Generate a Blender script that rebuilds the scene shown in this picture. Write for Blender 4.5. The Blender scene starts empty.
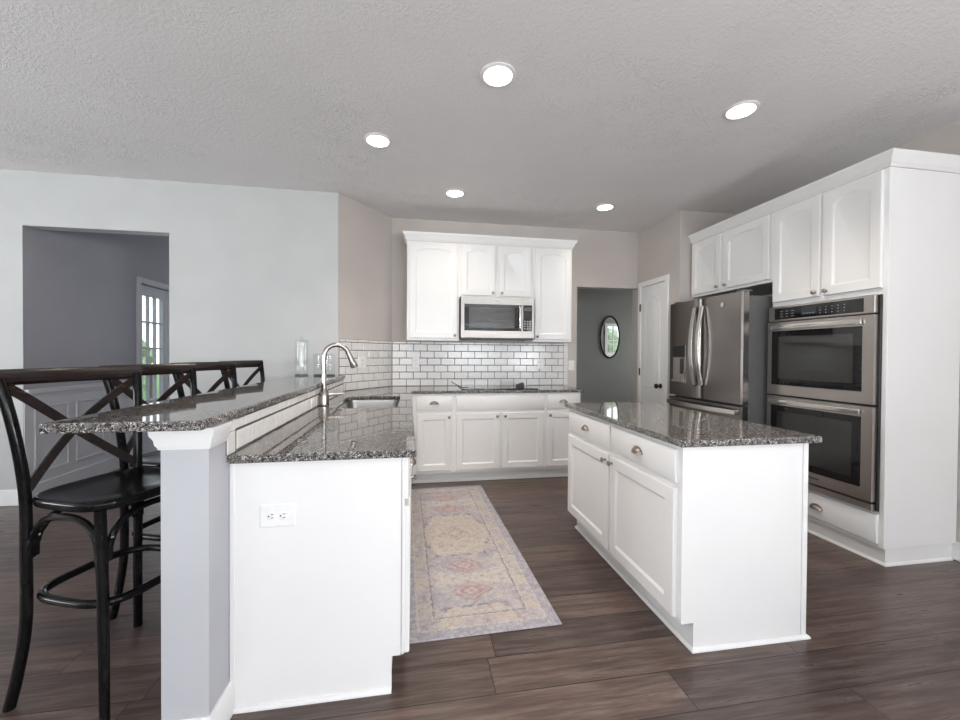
import bpy, bmesh, math, random
from mathutils import Vector, Matrix
random.seed(7)
PI = math.pi
sc = bpy.context.scene
C = sc.collection

# ------------------------------------------------------------------ camera, world, light, exposure
YAW, ROLL, PITCH, FPX = 0.16617, 0.0065, 0.011, 399.6
cam_d = bpy.data.cameras.new('camera'); cam = bpy.data.objects.new('camera', cam_d); C.objects.link(cam)
cam_d.sensor_width = 36.0; cam_d.lens = FPX / 960 * 36.0; cam_d.shift_y = -1.5 / 960; cam_d.clip_start = 0.02
cam.matrix_world = Matrix.Translation((0, 0, 1.30)) @ Matrix.Rotation(-YAW, 4, 'Z') @ Matrix.Rotation(PI / 2 - PITCH, 4, 'X') @ Matrix.Rotation(ROLL, 4, 'Z')
sc.camera = cam
sc.view_settings.view_transform = 'Standard'; sc.view_settings.look = 'None'
sc.view_settings.gamma = 1.0; sc.view_settings.use_curve_mapping = False
sc.view_settings.exposure = 0.58
sc.cycles.max_bounces = 9; sc.cycles.diffuse_bounces = 6; sc.cycles.sample_clamp_indirect = 6.0
sc.cycles.caustics_reflective = False; sc.cycles.caustics_refractive = False

w = bpy.data.worlds.new('sky'); sc.world = w; w.use_nodes = True
wn = w.node_tree.nodes; wl = w.node_tree.links
bg = wn['Background']; bg.inputs['Strength'].default_value = 1.8
tc = wn.new('ShaderNodeTexCoord'); sx = wn.new('ShaderNodeSeparateXYZ'); rp = wn.new('ShaderNodeValToRGB')
wl.new(tc.outputs['Generated'], sx.inputs[0]); wl.new(sx.outputs['Z'], rp.inputs[0]); wl.new(rp.outputs[0], bg.inputs[0])
rp.color_ramp.elements[0].color = (0.95, 0.98, 1, 1); rp.color_ramp.elements[1].color = (0.6, 0.78, 1, 1)

def area(name, loc, rot, sx_, sy_, power, col=(1, 1, 1)):
    l = bpy.data.lights.new(name, 'AREA'); l.shape = 'RECTANGLE'; l.size = sx_; l.size_y = sy_; l.energy = power; l.color = col
    o = bpy.data.objects.new(name, l); C.objects.link(o); o.location = loc; o.rotation_euler = rot
    return o
DAY = (0.935, 0.948, 1.0)
REAR = -4.4; WEST = -6.0; XR = 3.44; YL = 3.95; YB = 4.56; ZC = 2.81; XP = 2.735; YP = 3.77
UPW = math.radians(54)     # window lamps tilted steeply up to brighten the ceiling
area('daylight_window_rear_a', (-3.9, REAR - .2, 1.45), (PI / 2 + UPW, 0, 0), 1.7, 1.8, 60, DAY)
area('daylight_window_rear_b', (-1.0, REAR - .2, 1.45), (PI / 2 + UPW, 0, 0), 2.7, 1.8, 76, DAY)
area('daylight_window_rear_c', (1.9, REAR - .2, 1.45), (PI / 2 + UPW, 0, 0), 1.7, 1.8, 105, DAY)
area('daylight_window_west', (WEST - .2, 0.2, 1.45), (PI / 2 + UPW, 0, -PI / 2), 2.5, 1.8, 230, DAY)
area('daylight_window_east', (XR + .3, -2.4, 1.45), (PI / 2 + UPW, 0, PI / 2), 2.3, 1.8, 340, DAY)
area('fill_lamp_dining', (-3.236 + .06, 7.05, 1.1), (PI / 2, 0, -PI / 2), 1.2, 1.9, 44, (0.85, 0.92, 1.0))  # added fill lamp inside the dining room, no window at this wall
area('fill_lamp_hall', (4.5, 5.4, 1.45), (PI / 2, 0, PI / 2), 0.9, 1.2, 9.0, (0.98, 1.0, 0.95))  # added lamp brightening the hall, set where the mirror doesn't show it

# ------------------------------------------------------------------ materials
class NT:
    def __init__(s, name):
        s.m = bpy.data.materials.new(name); s.m.use_nodes = True
        s.n = s.m.node_tree.nodes; s.l = s.m.node_tree.links; s.b = s.n['Principled BSDF']
    def node(s, t, **k):
        n = s.n.new(t)
        for a, v in k.items(): setattr(n, a, v)
        return n
    def link(s, a, b): s.l.new(a, b)
    def coord(s, kind='Object', scale=(1, 1, 1), rot=(0, 0, 0)):
        t = s.node('ShaderNodeTexCoord'); m = s.node('ShaderNodeMapping'); m.inputs['Scale'].default_value = scale; m.inputs['Rotation'].default_value = rot
        s.link(t.outputs[kind], m.inputs[0]); return m.outputs[0]
    def math(s, op, a, b=None, c=None):
        n = s.node('ShaderNodeMath', operation=op)
        for i, x in enumerate((a, b, c)):
            if x is None: continue
            if isinstance(x, (int, float)): n.inputs[i].default_value = x
            else: s.link(x, n.inputs[i])
        return n.outputs[0]
    def ramp(s, fac, stops, interp='LINEAR'):
        r = s.node('ShaderNodeValToRGB'); r.color_ramp.interpolation = interp
        e = r.color_ramp.elements
        while len(e) < len(stops): e.new(0.5)
        for i, (p, c) in enumerate(stops): e[i].position = p; e[i].color = (*c, 1)
        s.link(fac, r.inputs[0]); return r.outputs[0]
    def mix(s, fac, a, b, mode='MIX'):
        n = s.node('ShaderNodeMix', data_type='RGBA', blend_type=mode)
        for sock, x in ((n.inputs[0], fac), (n.inputs[6], a), (n.inputs[7], b)):
            if isinstance(x, (int, float)): sock.default_value = x
            elif isinstance(x, tuple): sock.default_value = (*x, 1)
            else: s.link(x, sock)
        return n.outputs[2]
    def noise(s, vec, scale, detail=2, rough=.5):
        n = s.node('ShaderNodeTexNoise'); n.inputs['Scale'].default_value = scale; n.inputs['Detail'].default_value = detail; n.inputs['Roughness'].default_value = rough
        if vec is not None: s.link(vec, n.inputs['Vector'])
        return n.outputs['Fac']
    def bump(s, h, strength=.2, dist=.01):
        b = s.node('ShaderNodeBump'); b.inputs['Strength'].default_value = strength; b.inputs['Distance'].default_value = dist
        s.link(h, b.inputs['Height']); s.link(b.outputs[0], s.b.inputs['Normal'])
    def col(s, c):
        if isinstance(c, tuple): s.b.inputs['Base Color'].default_value = (*c, 1)
        else: s.link(c, s.b.inputs['Base Color'])
    def set(s, rough=.5, metal=0, spec=None, coat=None):
        s.b.inputs['Roughness'].default_value = rough; s.b.inputs['Metallic'].default_value = metal
        if spec is not None: s.b.inputs['Specular IOR Level'].default_value = spec
        if coat is not None: s.b.inputs['Coat Weight'].default_value = coat

def paint(name, c, rough=.5, var=.03, bump=.03, scale=60):
    t = NT(name); v = t.coord()
    n = t.noise(v, 3, 3)
    t.col(t.ramp(n, [(.3, tuple(x * (1 - var) for x in c)), (.7, tuple(min(1, x * (1 + var)) for x in c))]))
    t.set(rough)
    if bump: t.bump(t.noise(v, scale, 3), bump, .004)
    return t.m

def metal(name, c, rough=.28, stretch=(1, 1, 60), aniso=True):
    t = NT(name); v = t.coord(scale=stretch)
    n = t.noise(v, 12, 3)
    t.col(t.ramp(n, [(.3, tuple(x * .985 for x in c)), (.7, tuple(min(1, x * 1.01) for x in c))]))
    t.set(rough, 1)
    return t.m

def plain(name, c, rough=.4, metal_=0, spec=None, coat=None):
    t = NT(name); v = t.coord(); n = t.noise(v, 20, 2)
    t.col(t.ramp(n, [(.3, tuple(x * .96 for x in c)), (.7, tuple(min(1, x * 1.04) for x in c))])); t.set(rough, metal_, spec, coat)
    return t.m

def granite_mat():
    t = NT('speckled_granite'); v = t.coord()
    def vor(scale):
        n = t.node('ShaderNodeTexVoronoi', feature='F1'); n.inputs['Scale'].default_value = scale; t.link(wv, n.inputs['Vector']); 
        s = t.node('ShaderNodeSeparateColor'); t.link(n.outputs['Color'], s.inputs[0]); return s.outputs
    nz = t.node('ShaderNodeTexNoise'); nz.inputs['Scale'].default_value = 55; nz.inputs['Detail'].default_value = 2; t.link(v, nz.inputs['Vector'])
    ad = t.node('ShaderNodeMix', data_type='VECTOR'); ad.inputs[0].default_value = .03; t.link(v, ad.inputs[4]); t.link(nz.outputs['Color'], ad.inputs[5]); wv = ad.outputs[1]
    a = vor(270); b = vor(130); c = vor(480)
    base = t.ramp(a[0], [(0, (.008, .008, .008)), (.34, (.05, .046, .044)), (.52, (.11, .10, .095)), (.70, (.175, .162, .153)), (.87, (.52, .505, .50))], 'CONSTANT')
    big = t.ramp(b[0], [(0, (.02, .02, .02)), (.25, (.13, .12, .113)), (.86, (.40, .38, .37))], 'CONSTANT')
    m1 = t.mix(t.math('GREATER_THAN', b[1], .68), base, big)
    fine = t.ramp(c[0], [(0, (.015, .014, .014)), (.5, (.38, .35, .33))], 'CONSTANT')
    m2 = t.mix(t.math('GREATER_THAN', c[1], .80), m1, fine)
    t.col(m2); t.set(.03, 0, .6)
    return t.m

def floor_mat():
    t = NT('dark_wood_planks'); v = t.coord()
    s = t.node('ShaderNodeSeparateXYZ'); t.link(v, s.inputs[0])
    W, L = .185, 1.35
    yr = t.math('DIVIDE', s.outputs['Y'], W); row = t.math('FLOOR', yr); fy = t.math('FRACT', yr)
    wn_ = t.node('ShaderNodeTexWhiteNoise', noise_dimensions='1D'); t.link(row, wn_.inputs['W'])
    xo = t.math('ADD', t.math('DIVIDE', s.outputs['X'], L), t.math('MULTIPLY', wn_.outputs['Value'], 7.3))
    pl = t.math('FLOOR', xo); fx = t.math('FRACT', xo)
    cb = t.node('ShaderNodeCombineXYZ'); t.link(row, cb.inputs[0]); t.link(pl, cb.inputs[1])
    w2 = t.node('ShaderNodeTexWhiteNoise', noise_dimensions='3D'); t.link(cb.outputs[0], w2.inputs['Vector'])
    # grain, shifted per plank
    gv = t.node('ShaderNodeCombineXYZ')
    t.link(t.math('ADD', t.math('MULTIPLY', s.outputs['X'], 1.6), t.math('MULTIPLY', w2.outputs['Value'], 40)), gv.inputs[0])
    t.link(t.math('MULTIPLY', s.outputs['Y'], 24), gv.inputs[1]); t.link(t.math('MULTIPLY', w2.outputs['Value'], 11), gv.inputs[2])
    g1 = t.noise(gv.outputs[0], 1.4, 5, .62); g2 = t.noise(gv.outputs[0], 5, 3, .6)
    g = t.math('ADD', t.math('MULTIPLY', g1, .7), t.math('MULTIPLY', g2, .3))
    wood = t.ramp(g, [(.30, (.040, .026, .022)), (.47, (.082, .057, .049)), (.58, (.125, .092, .080)), (.74, (.19, .148, .132))])
    tone = t.ramp(w2.outputs['Value'], [(0, (.74, .74, .76)), (.5, (1, .98, .96)), (1, (1.22, 1.17, 1.14))])
    cc = t.mix(1.0, wood, tone, 'MULTIPLY')
    e1 = t.math('LESS_THAN', t.math('MINIMUM', fy, t.math('SUBTRACT', 1, fy)), .011)
    e2 = t.math('LESS_THAN', t.math('MINIMUM', fx, t.math('SUBTRACT', 1, fx)), .0013)
    seam = t.math('MAXIMUM', e1, e2)
    t.col(t.mix(seam, cc, (.014, .009, .008)))
    t.set(.3, 0, .45)
    r = t.ramp(g, [(.3, (.36,) * 3), (.7, (.25,) * 3)]); t.link(r, t.b.inputs['Roughness'])
    t.bump(t.math('SUBTRACT', t.math('MULTIPLY', g, .4), seam), .18, .003)
    return t.m

def ceiling_mat():
    t = NT('stippled_ceiling_paint'); v = t.coord()
    big = t.noise(v, 2.2, 2); 
    vo = t.node('ShaderNodeTexVoronoi', feature='F1'); vo.inputs['Scale'].default_value = 5.5; t.link(v, vo.inputs['Vector'])
    # crow's-foot stomp: ridges radiating round voronoi seeds
    sub = t.node('ShaderNodeVectorMath', operation='SUBTRACT'); t.link(v, sub.inputs[0]); 
    sclm = t.node('ShaderNodeVectorMath', operation='SCALE'); sclm.inputs['Scale'].default_value = 1.0; t.link(vo.outputs['Position'], sclm.inputs[0]); t.link(sclm.outputs[0], sub.inputs[1])
    sp = t.node('ShaderNodeSeparateXYZ'); t.link(sub.outputs[0], sp.inputs[0])
    ang = t.math('ARCTAN2', sp.outputs['Y'], sp.outputs['X'])
    wob = t.noise(v, 22, 4, .65)
    ridg = t.ramp(t.math('SINE', t.math('ADD', t.math('MULTIPLY', ang, 11), t.math('MULTIPLY', wob, 22))), [(.45, (0, 0, 0)), (.95, (1, 1, 1))])
    fall = t.ramp(vo.outputs['Distance'], [(.1, (0, 0, 0)), (.22, (1, 1, 1)), (.75, (.12,) * 3), (.95, (0, 0, 0))])
    mask = t.ramp(t.noise(v, 1.1, 2), [(.45, (.08,) * 3), (.62, (1, 1, 1))])
    h = t.math('ADD', t.math('MULTIPLY', t.math('MULTIPLY', ridg, fall), mask), t.math('MULTIPLY', t.noise(v, 60, 4, .7), .8))
    t.col(t.ramp(big, [(.3, (.78, .76, .755)), (.7, (.81, .79, .785))])); t.set(.85)
    t.bump(h, .68, .008)
    return t.m

def rug_mat(W, L):
    t = NT('faded_medallion_rug'); v = t.coord()
    s = t.node('ShaderNodeSeparateXYZ'); t.link(v, s.inputs[0])
    M = t.math
    def A(x): return M('ABSOLUTE', x)
    n1 = M('MULTIPLY', M('SUBTRACT', t.noise(v, 45, 3, .6), .5), .03)
    x = M('ADD', s.outputs['X'], .012); y = M('ADD', s.outputs['Y'], n1)
    ax = M('ADD', A(x), M('MULTIPLY', n1, .7)); yy = M('ADD', y, L / 2)
    P = 1.165
    # distance along the length from the nearest medallion pair (0 .. P/2)
    ty = M('PINGPONG', M('ADD', yy, P - .475), P / 2); td = M('SUBTRACT', P / 2, ty)
    cream, beige, pink, lav, gold, grey = (.53, .485, .455), (.50, .43, .365), (.40, .265, .265), (.37, .35, .395), (.51, .435, .32), (.23, .21, .23)
    patch = t.ramp(t.noise(v, 6, 3), [(.45, (0,) * 3), (.60, (1,) * 3)])
    c = t.mix(patch, lav, (.49, .425, .41))
    def over(mask, col): 
        nonlocal c
        c = t.mix(mask, c, col)
    def less(a, b): return M('LESS_THAN', a, b)
    def band(a, b, w_): return less(A(M('SUBTRACT', a, b)), w_)
    # stepped beige panel halfway between the pairs
    st = M('MAXIMUM', M('ADD', ax, M('MULTIPLY', M('SNAP', td, .055), .34)), M('MULTIPLY', td, .78))
    over(less(st, .25), beige); over(M('MULTIPLY', band(st, .25, .007), less(M('FRACT', M('MULTIPLY', M('ADD', ax, td), 9)), .55)), grey)
    over(band(st, .215, .005), cream)
    # cream X with pink diamonds at both sides
    over(less(M('SUBTRACT', A(M('SUBTRACT', A(ty), .0)), M('MULTIPLY', ax, .32)), .028), cream)
    dd = M('ADD', M('MULTIPLY', ax, .72), A(M('SUBTRACT', ty, .132)))
    over(less(dd, .092), pink); over(band(dd, .066, .008), (.47, .36, .35)); over(less(dd, .030), (.50, .43, .40)); over(less(dd, .012), pink)
    for q, k, col in ((.085, .0, (.36, .30, .22)), (.135, .03, gold), (.19, .0, (.38, .28, .27))):
        over(less(M('ADD', A(M('SUBTRACT', ax, q)), M('MULTIPLY', A(M('SUBTRACT', ty, k)), 1.2)), .018), col)
    fl = M('ADD', ax, M('MULTIPLY', td, .8))
    over(band(fl, .085, .010), (.44, .30, .29)); over(band(fl, .055, .006), grey); over(less(fl, .034), gold)
    # borders
    by = M('MINIMUM', yy, M('SUBTRACT', L, yy)); bd = M('MINIMUM', M('SUBTRACT', W / 2, A(M('ADD', s.outputs['X'], n1))), by)
    blk = M('FRACT', M('MULTIPLY', M('ADD', yy, ax), 4.3))
    bc = t.ramp(blk, [(0, gold), (.22, (.46, .42, .41)), (.45, (.44, .34, .34)), (.62, (.40, .38, .43)), (.82, (.51, .44, .36))], 'CONSTANT')
    over(M('MULTIPLY', less(bd, .140), .7), bc); over(band(bd, .140, .005), grey); over(band(bd, .132, .004), cream); over(band(bd, .062, .004), cream)
    over(less(bd, .056), (.345, .335, .385))
    # small scattered motifs, wear and pile speckle
    vo = t.node('ShaderNodeTexVoronoi', feature='F1', distance='MANHATTAN'); vo.inputs['Scale'].default_value = 17; t.link(v, vo.inputs['Vector'])
    wear = t.ramp(t.noise(v, 20, 4, .7), [(.42, (0,) * 3), (.60, (1,) * 3)])
    over(M('MULTIPLY', M('MULTIPLY', band(vo.outputs['Distance'], .36, .06), wear), .45), (.24, .22, .25))
    over(M('MULTIPLY', M('MULTIPLY', less(vo.outputs['Distance'], .16), wear), .55), (.50, .40, .36))
    over(M('MULTIPLY', t.ramp(t.noise(v, 34, 5, .8), [(.46, (0,) * 3), (.60, (1,) * 3)]), .62), (.56, .53, .515))
    over(M('MULTIPLY', t.ramp(t.noise(v, 52, 4, .8), [(.53, (0,) * 3), (.62, (1,) * 3)]), .42), (.27, .25, .275))
    ve = t.node('ShaderNodeTexVoronoi', feature='DISTANCE_TO_EDGE'); ve.inputs['Scale'].default_value = 21; t.link(v, ve.inputs['Vector'])
    over(M('MULTIPLY', M('MULTIPLY', less(ve.outputs['Distance'], .055), wear), .5), (.23, .21, .24))
    vb = t.node('ShaderNodeTexVoronoi', feature='F1'); vb.inputs['Scale'].default_value = 33; t.link(v, vb.inputs['Vector'])
    over(M('MULTIPLY', band(vb.outputs['Distance'], .30, .07), .28), (.58, .54, .50))
    t.col(t.mix(M('MULTIPLY', t.noise(v, 300, 2), .30), c, (.20, .185, .19))); t.set(.95, 0, .1)
    t.bump(t.noise(v, 300, 2), .35, .003)
    return t.m

def wood_black():
    t = NT('worn_black_stool_paint'); v = t.coord(); n = t.noise(v, 14, 4, .6)
    t.col(t.ramp(n, [(.35, (.004, .0038, .004)), (.62, (.006, .0055, .0055)), (.8, (.014, .009, .007))])); t.set(.16, 0, .16)
    t.bump(t.noise(v, 50, 3), .05, .003); return t.m
def rail_wood():
    t = NT('dark_brown_stool_rail'); v = t.coord(scale=(6, 1, 6)); n = t.noise(v, 9, 4, .6)
    t.col(t.ramp(n, [(.35, (.008, .006, .006)), (.6, (.020, .011, .009)), (.8, (.045, .022, .015))])); t.set(.27, 0, .5); return t.m

def thin_glass(name, tint=(.96, .98, .97)):
    t = NT(name); n = t.n; n.remove(t.b); out = n['Material Output']
    tr = t.node('ShaderNodeBsdfTransparent'); tr.inputs[0].default_value = (*tint, 1)
    gl = t.node('ShaderNodeBsdfGlossy'); gl.inputs['Roughness'].default_value = .02
    lw = t.node('ShaderNodeLayerWeight'); lw.inputs['Blend'].default_value = .5
    fc = t.math('ADD', t.math('MULTIPLY', t.math('POWER', lw.outputs['Facing'], 4.0), .40), .03)
    mx = t.node('ShaderNodeMixShader'); t.link(fc, mx.inputs[0]); t.link(tr.outputs[0], mx.inputs[1]); t.link(gl.outputs[0], mx.inputs[2]); t.link(mx.outputs[0], out.inputs[0])
    return t.m

def emit(name, c, s):
    t = NT(name); t.col((.9, .9, .9)); t.b.inputs['Emission Color'].default_value = (*c, 1); t.b.inputs['Emission Strength'].default_value = s; return t.m

def leaf_mat(name, a, b):
    t = NT(name); v = t.coord(); t.col(t.ramp(t.noise(v, 9, 4, .7), [(.35, a), (.65, b)])); t.set(.8); return t.m

M_ = dict(
    wall=paint('light_grey_wall_paint', (.47, .475, .47), .6),
    wallwarm=paint('greige_kitchen_wall_paint', (.51, .468, .44), .6),
    hall=paint('dark_grey_hall_paint', (.295, .297, .29), .6),
    dining=paint('mid_grey_dining_paint', (.34, .335, .355), .6),
    pony=paint('pale_grey_half_wall_paint', (.43, .435, .46), .55),
    ceiling=ceiling_mat(), floor=floor_mat(), granite=granite_mat(),
    white=paint('white_cabinet_paint', (.78, .775, .77), .34, .012, .012, 40),
    trim=paint('white_trim_paint', (.77, .77, .765), .38, .012, .0),
    tile=plain('glossy_white_tile', (.72, .70, .685), .17), grout=plain('dark_grey_grout', (.085, .08, .075), .9),
    steel=metal('brushed_stainless_steel', (.50, .46, .43), .3, (1, 1, 30)), mwsteel=metal('satin_stainless_steel', (.36, .34, .32), .42, (30, 1, 1)), sinksteel=metal('sink_steel', (.36, .345, .33), .3, (20, 1, 1)),
    steeldark=metal('dark_stainless_steel', (.28, .257, .243), .26, (1, 1, 40)),
    steelbright=metal('bright_stainless_steel', (.75, .72, .69), .22, (1, 1, 30)),
    nickel=metal('brushed_nickel', (.40, .37, .345), .26, (1, 1, 20)),
    pewter=metal('antique_nickel_hardware', (.33, .29, .255), .28, (1, 1, 1)),
    grey=plain('grey_appliance_side', (.10, .10, .10), .45), black=plain('black_plastic', (.012, .012, .012), .35),
    bglass=plain('black_oven_glass', (.008, .008, .009), .04, 0, .45), oglass=plain('smoky_oven_window', (.028, .028, .026), .05, 0, .55),
    mglass=plain('dark_microwave_window', (.03, .03, .03), .05, 0, .8),
    plate=plain('white_plastic_plate', (.80, .80, .79), .3), slot=plain('dark_slot', (.02, .02, .02), .6),
    iron=plain('oil_rubbed_bronze', (.012, .010, .009), .35, .3),
    stool=wood_black(), rail=rail_wood(), jar=thin_glass('clear_jar_glass', (.965, .975, .975)), jarbase=thin_glass('thick_jar_base_glass', (.62, .64, .64)), pane=thin_glass('clear_window_pane'),
    mirror=plain('silver_mirror', (.9, .9, .9), .01, 1), shade=plain('dark_cavity', (.008, .008, .008), .8),
    lens=emit('lit_downlight_lens', (1.0, .87, .70), 14), ltrim=plain('white_light_trim', (.8, .78, .76), .5),
    mark=plain('pale_panel_marking', (.30, .31, .32), .5), disp=plain('unlit_clock_display', (.03, .035, .045), .2),
    lawn=leaf_mat('lawn_grass', (.08, .16, .03), (.16, .26, .07)), leaf=leaf_mat('tree_leaves', (.16, .23, .10), (.42, .50, .30)),
    bark=plain('tree_bark', (.09, .06, .04), .9), deck=plain('weathered_deck_rail', (.10, .08, .07), .8), fringe=plain('pale_rug_binding', (.55, .52, .53), .95),
)

# ------------------------------------------------------------------ mesh helpers
class MB:
    def __init__(s, M=None): s.v = []; s.f = []; s.mi = []; s.M = M or Matrix(); s.mat = 0
    def add(s, vs, fs):
        k = len(s.v); s.v += [s.M @ Vector(p) for p in vs]
        for f in fs: s.f.append([i + k for i in f]); s.mi.append(s.mat)
        return s
    def box(s, x0, x1, y0, y1, z0, z1, b=0, seg=1):
        if b <= 0:
            vs = [(x, y, z) for z in (z0, z1) for x, y in ((x0, y0), (x1, y0), (x1, y1), (x0, y1))]
            return s.add(vs, [(3, 2, 1, 0), (4, 5, 6, 7), (0, 1, 5, 4), (1, 2, 6, 5), (2, 3, 7, 6), (3, 0, 4, 7)])
        bm = bmesh.new(); bmesh.ops.create_cube(bm, size=1, matrix=Matrix.Translation(((x0 + x1) / 2, (y0 + y1) / 2, (z0 + z1) / 2)) @ Matrix.Diagonal((x1 - x0, y1 - y0, z1 - z0, 1)))
        bmesh.ops.bevel(bm, geom=bm.edges[:], offset=min(b, .45 * min(x1 - x0, y1 - y0, z1 - z0)), segments=seg, affect='EDGES', profile=.6)
        bm.verts.index_update(); s.add([v.co.copy() for v in bm.verts], [[v.index for v in f.verts] for f in bm.faces]); bm.free(); return s
    def rings(s, loops, closed=True, cap0=True, cap1=True):
        n = len(loops[0]); vs = [p for l in loops for p in l]; fs = []
        for i in range(len(loops) - 1):
            for j in range(n if closed else n - 1):
                a, b2 = i * n + j, i * n + (j + 1) % n
                fs.append((a, b2, b2 + n, a + n))
        if cap0: fs.append(tuple(reversed(range(n))))
        if cap1: fs.append(tuple(range((len(loops) - 1) * n, len(loops) * n)))
        return s.add(vs, fs)
    def prism(s, poly, axis, a, b):
        def P(q, t):
            return {'z': (q[0], q[1], t), 'y': (q[0], t, q[1]), 'x': (t, q[0], q[1])}[axis]
        return s.rings([[P(q, a) for q in poly], [P(q, b) for q in poly]])
    def lathe(s, prof, c=(0, 0, 0), axis='z', seg=24, cap=True):
        L = []
        for r, h in prof:
            l = []
            for i in range(seg):
                a = 2 * PI * i / seg; p, q = r * math.cos(a), r * math.sin(a)
                d = {'z': (p, q, h), 'y': (p, h, q), 'x': (h, p, q), '-y': (p, -h, q), '-x': (-h, p, q)}[axis]
                l.append((c[0] + d[0], c[1] + d[1], c[2] + d[2]))
            L.append(l)
        return s.rings(L, True, cap, cap)
    def sweep(s, pts, sec, closed=False, up=Vector((0, 0, 1)), scales=None):
        """sec: list of (a, b) section points; a along side vector, b along local up."""
        P = [Vector(p) for p in pts]; n = len(P); L = []
        for i in range(n):
            if closed: t = (P[(i + 1) % n] - P[i - 1])
            else: t = P[min(i + 1, n - 1)] - P[max(i - 1, 0)]
            t.normalize(); u = up
            if abs(t.dot(u)) > .999: u = Vector((1, 0, 0))
            sd = t.cross(u).normalized(); uu = sd.cross(t).normalized(); k = scales[i] if scales else 1
            L.append([P[i] + sd * a * k + uu * b * k for a, b in sec])
        if closed: L.append(L[0]); return s.rings(L, True, False, False)
        return s.rings(L)
    def tube(s, pts, r, seg=12, closed=False, up=Vector((0, 0, 1)), rz=None, scales=None):
        rz = rz or r
        return s.sweep(pts, [(r * math.cos(2 * PI * k / seg), rz * math.sin(2 * PI * k / seg)) for k in range(seg)], closed, up, scales)
    def obj(s, name, mats, parent=None, smooth=40):
        me = bpy.data.meshes.new(name)
        inv = Vector((0, 0, 0)) if parent is None else root_of(parent)
        me.from_pydata([tuple(v - inv) for v in s.v], [], s.f)
        mats = mats if isinstance(mats, (list, tuple)) else [mats]
        for m in mats: me.materials.append(m)
        me.polygons.foreach_set('material_index', s.mi)
        bm = bmesh.new(); bm.from_mesh(me); bmesh.ops.recalc_face_normals(bm, faces=bm.faces[:]); bm.to_mesh(me); bm.free()
        if smooth:
            me.polygons.foreach_set('use_smooth', [True] * len(me.polygons)); me.set_sharp_from_angle(angle=math.radians(smooth))
        o = bpy.data.objects.new(name, me); C.objects.link(o)
        if parent is not None: o.parent = parent
        return o

ROOT = {}
def root_of(o):
    while o.parent: o = o.parent
    return ROOT.get(o.name, Vector((0, 0, 0)))
def thing(name, label, cat, loc=(0, 0, 0), group=None):
    o = bpy.data.objects.new(name, None); C.objects.link(o); o.location = loc; o.empty_display_size = .1
    ROOT[o.name] = Vector(loc); tag(o, label, cat, group); return o
def tag(o, label, cat, group=None):
    o['label'] = label; o['category'] = cat
    if group: o['group'] = group
    return o
def struct(mb, name, mat, parent=None, smooth=0):
    o = mb.obj(name, mat, parent, smooth)
    if parent is None: o['kind'] = 'structure'
    return o
def copy_tree(o, parent=None):
    c = o.copy(); C.objects.link(c)
    if parent is not None: c.parent = parent
    for ch in list(o.children): copy_tree(ch, c)
    return c
def catmull(pts, n=8, closed=False):
    P = [Vector(p) for p in pts]; out = []; m = len(P)
    for i in range(m if closed else m - 1):
        p0, p1, p2, p3 = (P[(i - 1) % m], P[i], P[(i + 1) % m], P[(i + 2) % m]) if closed else (P[max(i - 1, 0)], P[i], P[i + 1], P[min(i + 2, m - 1)])
        for k in range(n):
            t = k / n; out.append(.5 * ((2 * p1) + (p2 - p0) * t + (2 * p0 - 5 * p1 + 4 * p2 - p3) * t * t + (3 * p1 - p0 - 3 * p2 + p3) * t ** 3))
    if not closed: out.append(P[-1])
    return out
def frame(origin, U, W):
    """matrix whose local x = U (width), y = W (outward), z = up"""
    U = Vector(U); W = Vector(W); m = Matrix.Identity(4)
    for i in range(3): m[i][0] = U[i]; m[i][1] = W[i]; m[i][2] = (0, 0, 1)[i]; m[i][3] = origin[i]
    return m

# ------------------------------------------------------------------ room shell
T = .12
def wall(name, mat, boxes):
    m = MB()
    for b in boxes: m.box(*b)
    return struct(m, name, mat)

m = MB(); m.box(-6.2, 6.2, -4.6, 8.3, -.08, 0); struct(m, 'floor', M_['floor'])
m = MB(); m.box(-6.2, XR + .15, -4.6, YL, ZC, ZC + .1); m.prism([(-.85, YL), (XR + .15, YL), (XR + .15, YB + .05), (-.2, YB + .05)], 'z', ZC, ZC + .1); struct(m, 'ceiling', M_['ceiling'])
OPL, OPR, OPZ = -3.235, -2.13, 2.355
wall('wall_left', M_['wall'], [(WEST - .1, OPL, YL, YL + T, 0, ZC + .2), (OPL, OPR, YL, YL + T, OPZ, ZC + .2), (OPR, -.70, YL, YL + T, 0, ZC + .2)])
m = MB(); m.prism([(-.70, YL), (-.235, YB), (-.235, YB + T), (-.70, YL + T)], 'z', 0, ZC + .05); struct(m, 'wall_diagonal', M_['wallwarm'])
DL, DZ = 1.945, 2.120
wall('wall_back', M_['wallwarm'], [(-.235, DL, YB, YB + .13, 0, ZC + .05), (DL, XP, YB, YB + .13, DZ, ZC + .05)])
wall('wall_pantry', M_['wallwarm'], [(XP, XP + .1, YP, YB + .13, 0, ZC + .05), (XP + .1, XR, YP, YP + .1, 0, ZC + .05)])
wall('wall_right', M_['wallwarm'], [(XR, XR + .12, -4.5, -3.5, 0, ZC + .05), (XR, XR + .12, -3.5, -1.3, 0, .6), (XR, XR + .12, -3.5, -1.3, 2.3, ZC + .05), (XR, XR + .12, -1.3, YB + .13, 0, ZC + .05)])
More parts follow.
